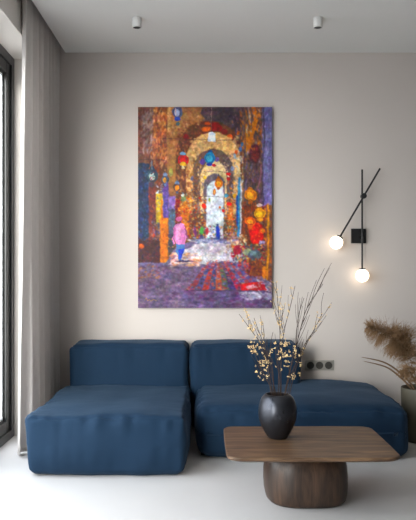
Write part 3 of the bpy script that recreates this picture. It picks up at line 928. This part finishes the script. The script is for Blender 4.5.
dabs(138, 264, 160, 278, 22, [(176, 116, 80), (140, 86, 76), (90, 66, 92)], 1.6, 3, .8, -.3)
dabs(184, 290, 273, 309, 130, [(98, 82, 128), (118, 104, 150), (84, 66, 110), (134, 122, 164), (70, 58, 100), (110, 60, 110)], 2, 4.2, .7, 0, (1.6, 4))
# goods heap
dabs(226, 234, 246, 252, 60, [(206, 176, 140), (232, 206, 170), (170, 120, 90), (150, 96, 70), (220, 150, 110), (120, 90, 96)], 1.2, 2.6, .9)
dabs(232, 244, 264, 262, 110, [(190, 30, 50), (120, 30, 50), (90, 120, 110), (196, 190, 120), (60, 60, 90), (206, 120, 60), (70, 40, 50)], 1.4, 3, .9)
ell(236.5, 250, 4, 5, (184, 26, 54), .85); ell(247, 252, 5, 3.5, (150, 176, 130), .85); ell(254.5, 255, 6.5, 5.5, (80, 96, 110), .9); ell(253, 253, 3, 2, (130, 160, 170), .8)
rect(246, 260, 262, 276, (136, 70, 44)); dabs(245, 258, 264, 278, 44, [(166, 84, 46), (108, 50, 44), (196, 110, 50), (84, 40, 50)], 1.2, 2.4, .85)
dabs(238, 262, 250, 282, 40, [(176, 36, 60), (120, 30, 60), (210, 90, 80), (96, 60, 100)], 1.3, 2.6, .9)
ell(264, 272, 2.4, 6, (236, 140, 36), .9)
# rugs, woven stripes running towards the viewer
A_, B_, Cc, D_ = (208, 261.5), (232, 261.5), (265, 289.5), (187, 289.5)
stripes = [(150, 60, 70), (84, 92, 150), (196, 60, 50), (60, 76, 120), (206, 96, 66), (92, 116, 76), (70, 60, 110), (190, 50, 70), (110, 100, 160), (170, 70, 80), (90, 84, 140)]
n = len(stripes)
for i, c_ in enumerate(stripes):
    t0, t1 = i / n, (i + 1) / n
    f = lambda P, Q, t: (P[0] + (Q[0] - P[0]) * t, P[1] + (Q[1] - P[1]) * t)
    poly([f(A_, B_, t0), f(A_, B_, t1), f(D_, Cc, t1), f(D_, Cc, t0)], c_, soft=.25)
    r = np.random.default_rng(90 + i)
    for k in range(8):
        v = (k + .5) / 8; P = f(f(A_, B_, (t0 + t1) / 2), f(D_, Cc, (t0 + t1) / 2), v ** 1.25)
        cc = [(226, 190, 130), (214, 70, 50), (70, 80, 150), (180, 180, 200), (50, 40, 70)][r.integers(5)]
        ell(P[0], P[1], .9 + 1.2 * v, .5 + .6 * v, cc, .75, .3)
r = np.random.default_rng(5)
for k in range(210):
    v = r.random() ** .8; t = r.random(); P = (f(f(A_, B_, t), f(D_, Cc, t), v)); cc = [(204, 66, 60), (84, 92, 150), (56, 60, 112), (160, 152, 190), (214, 120, 90), (100, 110, 90), (140, 70, 110)][r.integers(7)]
    ell(P[0], P[1], r.uniform(.7, 1.9), r.uniform(.35, .8), cc, .6, .3)
dabs(206, 260, 236, 268, 44, [(206, 66, 60), (230, 110, 90), (120, 60, 110), (90, 90, 150)], .9, 1.8, .7, 0)
poly([A_, B_, Cc, D_], (112, 90, 130), .08)
line([(187, 290), (265, 290)], .9, (60, 44, 74), .8)
poly([(240, 284), (262, 281), (267, 290), (241, 290)], (216, 48, 52)); poly([(245, 286), (254, 284), (258, 287), (248, 289)], (232, 190, 200), .85); dabs(240, 282, 266, 290, 14, [(232, 70, 50), (180, 30, 60)], .9, 2, .7, 0)
dabs(240, 292, 271, 299, 44, [(206, 206, 228), (170, 168, 204), (226, 226, 240), (190, 186, 216)], 1.2, 2.6, .85, 0, (1.6, 4))
dabs(258, 280, 272, 294, 22, [(226, 220, 230), (200, 150, 130), (170, 160, 196)], 1.2, 2.4, .85, .6)
for _ in range(2):
    pad = np.pad(img, ((2, 2), (2, 2), (0, 0)), 'edge')
    img = sum(pad[a_:a_ + H_, b_:b_ + W_] for a_ in range(1, 4) for b_ in range(1, 4)) / 9
# the walking man
ell(185, 260.8, 9, 1.1, (58, 48, 86), .9)
poly([(175.5, 242), (184.6, 242), (184, 250), (181.5, 260), (179, 261), (176.2, 252)], (84, 118, 172)); poly([(178, 249), (184, 248), (182, 258), (179, 258.5)], (52, 66, 196), .9)
poly([(175, 224.5), (179, 222), (184, 224), (186.5, 236), (184.5, 244), (175.5, 243.5), (173.6, 232)], (216, 134, 184)); poly([(176, 226), (180, 224), (181, 238), (176.5, 240)], (236, 170, 206), .75)
line([(174.4, 228), (173, 238), (173.4, 244)], 1.6, (196, 116, 164)); ell(173.4, 245.4, .9, 1.2, (110, 66, 56))
line([(185, 229), (187.4, 238)], 1.5, (150, 80, 120)); ell(179.2, 221, 2.2, 2.2, (116, 70, 58)); ell(179, 218.6, 3, 2.2, (206, 106, 152)); ell(179.7, 261, .9, .9, (90, 50, 60))
# cables
for p_ in ([(160, 138.6), (205, 139.6), (246, 140)], [(140, 160), (152, 159), (165, 160.4)], [(211, 107), (211, 133)], [(204, 171), (228, 172)], [(196, 196), (226, 197)]):
    line(p_, .45, (60, 46, 44) if p_[0][0] != 211 else (150, 130, 120), .75, .25)


def lantern(cx, cy, rx, ry, body, glow, cap, cord=4):
    line([(cx, cy - ry - cord), (cx, cy - ry)], .6, (54, 46, 54), .9)
    ell(cx, cy - ry * .95, rx * .45, ry * .45, cap)
    ell(cx, cy, rx, ry, body); ell(cx - rx * .1, cy + ry * .15, rx * .55, ry * .55, glow, .85)
    line([(cx - rx * .5, cy - ry * .8), (cx - rx * .75, cy), (cx - rx * .4, cy + ry * .8)], .5, cap, .6)
    line([(cx + rx * .4, cy - ry * .8), (cx + rx * .7, cy), (cx + rx * .4, cy + ry * .8)], .5, cap, .6)
    ell(cx, cy + ry * 1.05, rx * .4, ry * .25, cap, .9)


lantern(177.3, 112, 5.2, 6.6, (78, 84, 120), (190, 200, 226), (60, 60, 90), 0); ell(177.3, 119, 3, 2.2, (56, 80, 176)); ell(177.6, 124, 1.7, 1.8, (70, 84, 100)); line([(175.4, 108), (175.8, 116)], .9, (226, 190, 170), .8)
lantern(183.2, 160, 5.6, 5.4, (206, 28, 26), (238, 60, 36), (60, 100, 150), 5); ell(183.2, 164.2, 3.4, 2.2, (244, 190, 70)); ell(183, 167.6, 1.5, 1.4, (236, 220, 170)); ell(182.6, 153.6, 3, 1.6, (126, 170, 206))
lantern(209.5, 157.5, 5.6, 5.6, (34, 120, 168), (84, 180, 210), (30, 70, 120), 4); ell(202.4, 161.6, 3, 2.6, (92, 66, 150)); ell(209, 164.5, 2.6, 1.7, (46, 60, 160)); ell(213.4, 165, 2.1, 1.7, (192, 34, 50)); ell(217, 159.6, 1.8, 2.2, (110, 80, 150))
poly([(208, 134), (215, 134), (215.4, 141.5), (207.8, 141.5)], (236, 242, 252)); ell(211.6, 134, 3.2, 2.2, (216, 224, 242))
lantern(152.3, 175.5, 5.2, 6.8, (54, 72, 92), (176, 200, 196), (40, 60, 80), 9); dabs(148.5, 172, 156.5, 180, 14, [(220, 230, 226), (70, 110, 130), (196, 70, 80), (30, 40, 60)], .7, 1.4, .9); line([(151.6, 161), (152, 169)], 1.6, (130, 140, 160), .7); ell(152, 184, 3, 3, (84, 60, 78))
lantern(165, 179.5, 3.8, 5, (70, 70, 96), (240, 160, 70), (110, 140, 190), 3); ell(165, 174.6, 2.6, 1.6, (130, 156, 200), .9)
lantern(177.2, 187.5, 3.8, 5, (110, 62, 46), (244, 150, 60), (70, 80, 110), 3); ell(177, 183, 2.2, 1.4, (120, 140, 180), .9)
ell(171.2, 172, 2.2, 4, (166, 164, 92), .85); ell(183, 198, 2.2, 3.2, (120, 150, 110), .85); ell(183, 195, 1.6, 1.2, (220, 226, 220))
lantern(218.4, 183, 3.6, 5, (232, 128, 26), (250, 184, 60), (150, 70, 30), 4); lantern(214.2, 192, 1.8, 2.6, (232, 140, 60), (250, 180, 90), (170, 100, 60), 1)
ell(228.4, 173.6, 2.5, 1.8, (206, 26, 34)); ell(228.4, 178.6, 2.3, 2, (184, 24, 34)); ell(228.4, 176, 1.2, .8, (250, 220, 190)); line([(228.4, 167), (228.4, 172)], .6, (50, 60, 60))
ell(226, 195.4, 2.1, 2, (70, 140, 176), .9); ell(229.4, 203.4, 2.6, 1.7, (220, 34, 36)); ell(234, 196, 1.9, 2.2, (232, 170, 50), .9); ell(209.6, 200, 1, 1.6, (150, 160, 70)); ell(219.6, 207.4, 1.2, 1.4, (240, 120, 50)); ell(223, 210.6, 1.4, 1.5, (206, 36, 40)); ell(205, 177, 1.6, 1.8, (236, 180, 70), .9); ell(203.6, 206, 2.2, 2.6, (216, 60, 30))
lantern(250.2, 195, 6.6, 5.8, (226, 132, 22), (248, 178, 44), (140, 76, 34), 12); ell(250.2, 188.2, 2.6, 1.5, (170, 96, 40)); ell(250.2, 202.4, 2.2, 1.8, (190, 100, 36)); rect(249.6, 203, 250.8, 216, (110, 60, 40), .8)
lantern(259.6, 213.2, 5.8, 5.4, (222, 146, 28), (250, 198, 70), (140, 90, 40), 3); ell(259.4, 205, 3, 1.8, (190, 170, 160)); ell(260, 219.6, 2.8, 2, (240, 150, 60), .9)
lantern(250, 221, 5.6, 4, (236, 104, 30), (252, 170, 80), (150, 60, 30), 1); poly([(247, 225), (253, 225), (251, 230), (249, 230)], (206, 100, 40))
for p_, c_ in (((238, 133), (200, 96, 40)), ((241.6, 144.5), (50, 110, 170)), ((240, 149), (60, 120, 180)), ((236, 152), (220, 90, 40)), ((234.6, 156), (150, 186, 214)), ((192, 178), (70, 90, 140)), ((232, 168), (120, 150, 180))): ell(p_[0], p_[1], 1.5, 2.3, c_, .8)
# signature-like scribble low on the left, as loose yellow marks
line([(144.5, 300), (146.5, 297.6), (147.5, 300.4), (149.5, 299), (151, 300.6), (153.5, 299.4), (156.5, 300)], .6, (206, 166, 84), .85, .25)
# overall brushwork: re-lay the picture as short strokes of its own colours
shade_ = np.clip((YY - 262) / 14, 0, 1)[..., None]
img = img * (1 - .14 * shade_) + np.array([12., 2., 6.]) * shade_ * .6
for sc__, am, sd_ in ((9, 9, 31), (3.2, 11, 37), (1.5, 9, 43)):
    lum = smooth_noise(sc__, sd_)[..., None]
    img = img * (1 + lum * am / 75) + np.stack([smooth_noise(sc__, sd_ + q) for q in (1, 2, 3)], -1) * am * .55
img = np.clip(img, 0, 255)
src = img.copy()
for k in range(9000):
    cx, cy = rng.uniform(138, 272), rng.uniform(107, 308)
    ix, iy = min(W_ - 1, int((cx - 138) * S)), min(H_ - 1, int((cy - 107) * S))
    col = src[iy, ix] * rng.normal(1, .08) + rng.normal(0, 4, 3)
    w = rng.uniform(.4, .9); l = w * rng.uniform(1.4, 3)
    th = (rng.normal(.0, .35) if cy > 262 else (rng.normal(V_, .5)))
    R = int((l / 2 + 1) * S)
    xa, xb_, ya, yb = max(0, ix - R), min(W_, ix + R), max(0, iy - R), min(H_, iy + R)
    X = XX[ya:yb, xa:xb_] - cx; Y = YY[ya:yb, xa:xb_] - cy
    u = X * math.cos(th) + Y * math.sin(th); v = -X * math.sin(th) + Y * math.cos(th)
    m = np.clip((1 - np.hypot(u / (l / 2), v / (w / 2))) * 2.5, 0, 1)[..., None] * .7
    img[ya:yb, xa:xb_] = img[ya:yb, xa:xb_] * (1 - m) + col * m
img = np.clip(img, 0, 255)

pc = Vector((0, WY, 0)); yf = WY - .045
sc_ = (WY - .045) / F
x0, x1 = (138 - CX) * sc_, (272 - CX) * sc_
zt, zb = CAMZ + (CY - 107) * sc_, CAMZ - (308 - CY) * sc_
pa = empty('painting', ((x0 + x1) / 2, WY, zb), 'unframed canvas painting of an arched lantern-lit market alley, above the sofa', 'painting')
gx, gy = W_, H_
xs = np.linspace(x0, x1, gx); zs = np.linspace(zt, zb, gy)
vs = [(x, yf, z) for z in zs for x in xs]
fs = []
for j in range(gy - 1):
    b0 = j * gx
    for i in range(gx - 1):
        a = b0 + i; fs.append((a, a + gx, a + gx + 1, a + 1))
nfront = len(vs)
colr = list(img.reshape(-1, 3) / 255.0)
# wrapped sides carry the edge colours round the stretcher
border = [(0, i) for i in range(0, gx)] + [(j, gx - 1) for j in range(1, gy)] + [(gy - 1, i) for i in range(gx - 2, -1, -1)] + [(j, 0) for j in range(gy - 2, 0, -1)]
for (j, i) in border:
    vs.append((xs[i], WY - .004, zs[j])); colr.append(img[j, i] / 255.0)
nb = len(border)
for k in range(nb):
    k2 = (k + 1) % nb
    a = border[k][0] * gx + border[k][1]; b = border[k2][0] * gx + border[k2][1]
    fs.append((a, b, nfront + k2, nfront + k))
pm = bpy.data.materials.new('painted_canvas'); pm.use_nodes = True
nn = pm.node_tree.nodes; ll = pm.node_tree.links; pb = nn['Principled BSDF']
at_ = nn.new('ShaderNodeAttribute'); at_.attribute_name = 'paint'
ll.new(at_.outputs['Color'], pb.inputs['Base Color']); pb.inputs['Roughness'].default_value = .55
pb.inputs['Specular IOR Level'].default_value = .25
nz = nn.new('ShaderNodeTexNoise'); nz.inputs['Scale'].default_value = 90
tcn = nn.new('ShaderNodeTexCoord'); ll.new(tcn.outputs['Object'], nz.inputs['Vector'])
bpn = nn.new('ShaderNodeBump'); bpn.inputs['Strength'].default_value = .25; bpn.inputs['Distance'].default_value = .002
ll.new(nz.outputs['Fac'], bpn.inputs['Height']); ll.new(bpn.outputs[0], pb.inputs['Normal'])
cv = MB().add(vs, fs).build('canvas', pm, pa)
ca = np.array(colr)
lin = np.where(ca <= .04045, ca / 12.92, ((ca + .055) / 1.055) ** 2.4)
lum_ = lin.mean(1, keepdims=True)
lin = np.clip((lum_ + (lin - lum_) * 1.15) * .76, 0, 1)
att = cv.data.color_attributes.new('paint', 'FLOAT_COLOR', 'POINT')
buf = np.ones((len(vs), 4), dtype=np.float32); buf[:, :3] = lin
att.data.foreach_set('color', buf.ravel())
sf = MB()
for a, b, c_, d_ in ((x0 + .006, x0 + .046, zb + .006, zt - .006), (x1 - .046, x1 - .006, zb + .006, zt - .006), (x0 + .046, x1 - .046, zb + .006, zb + .046), (x0 + .046, x1 - .046, zt - .046, zt - .006)):
    sf.box(a, b, WY - .038, WY - .001, c_, d_)
sf.build('stretcher_frame', mat('pine', srgb(190, 160, 120), .7, noise_sc=20), pa)

# --------------------------------------------------------- daylight, camera
w = bpy.data.worlds.new('sky'); bpy.context.scene.world = w; w.use_nodes = True
wn = w.node_tree.nodes; wl = w.node_tree.links
bg = wn['Background']; bg.inputs['Strength'].default_value = 3.9
tc = wn.new('ShaderNodeTexCoord'); sx = wn.new('ShaderNodeSeparateXYZ')
wl.new(tc.outputs['Generated'], sx.inputs[0])
r = ramp(wn, [(0.0, (.80, .86, .93, 1)), (0.5, (.66, .78, .95, 1)), (1.0, (.50, .66, .92, 1))])
wl.new(sx.outputs['Z'], r.inputs[0])
mixw = wn.new('ShaderNodeMix'); mixw.data_type = 'RGBA'; mixw.inputs['Factor'].default_value = .55
wl.new(r.outputs[0], mixw.inputs['A']); mixw.inputs['B'].default_value = (1, .97, .93, 1)
wl.new(mixw.outputs['Result'], bg.inputs['Color'])

pd = bpy.data.lights.new('window_portal', 'AREA'); pd.shape = 'RECTANGLE'
pd.size = OY1 - OY0; pd.size_y = HZ; pd.cycles.is_portal = True
po = bpy.data.objects.new('window_portal', pd); C.objects.link(po)
po.location = (-1.735, (OY0 + OY1) / 2, HZ / 2)
# area lights shine along local -Z: turn that to +X, with local X along world Y
from mathutils import Matrix
po.matrix_world = Matrix.Translation(po.location) @ Matrix(((0, 0, -1, 0), (1, 0, 0, 0), (0, -1, 0, 0), (0, 0, 0, 1)))

sd = bpy.data.lights.new('hazy_sun', 'SUN'); sd.energy = 3.3; sd.angle = math.radians(30); sd.color = (1.0, .96, .91)
so2 = bpy.data.objects.new('hazy_sun', sd); C.objects.link(so2); so2.location = (-6, -8, 4)
so2.rotation_euler = Vector((0.31, 1, -0.08)).to_track_quat('-Z', 'Y').to_euler()

cd = bpy.data.cameras.new('camera'); co = bpy.data.objects.new('camera', cd); C.objects.link(co)
co.location = (0, 0, CAMZ); co.rotation_euler = (PI / 2, 0, 0)
cd.sensor_fit = 'AUTO'; cd.sensor_width = 36; cd.lens = F / 520 * 36
cd.shift_x = (208 - CX) / 520; cd.shift_y = (CY - 260) / 520
cd.clip_start = .05
bpy.context.scene.camera = co

sc = bpy.context.scene
sc.view_settings.view_transform = 'Standard'; sc.view_settings.look = 'None'
sc.view_settings.gamma = 1; sc.view_settings.use_curve_mapping = False
sc.view_settings.exposure = 1.22
sc.cycles.use_denoising = True
sc.cycles.max_bounces = 12; sc.cycles.diffuse_bounces = 6; sc.cycles.transparent_max_bounces = 12
sc.cycles.sample_clamp_indirect = 8
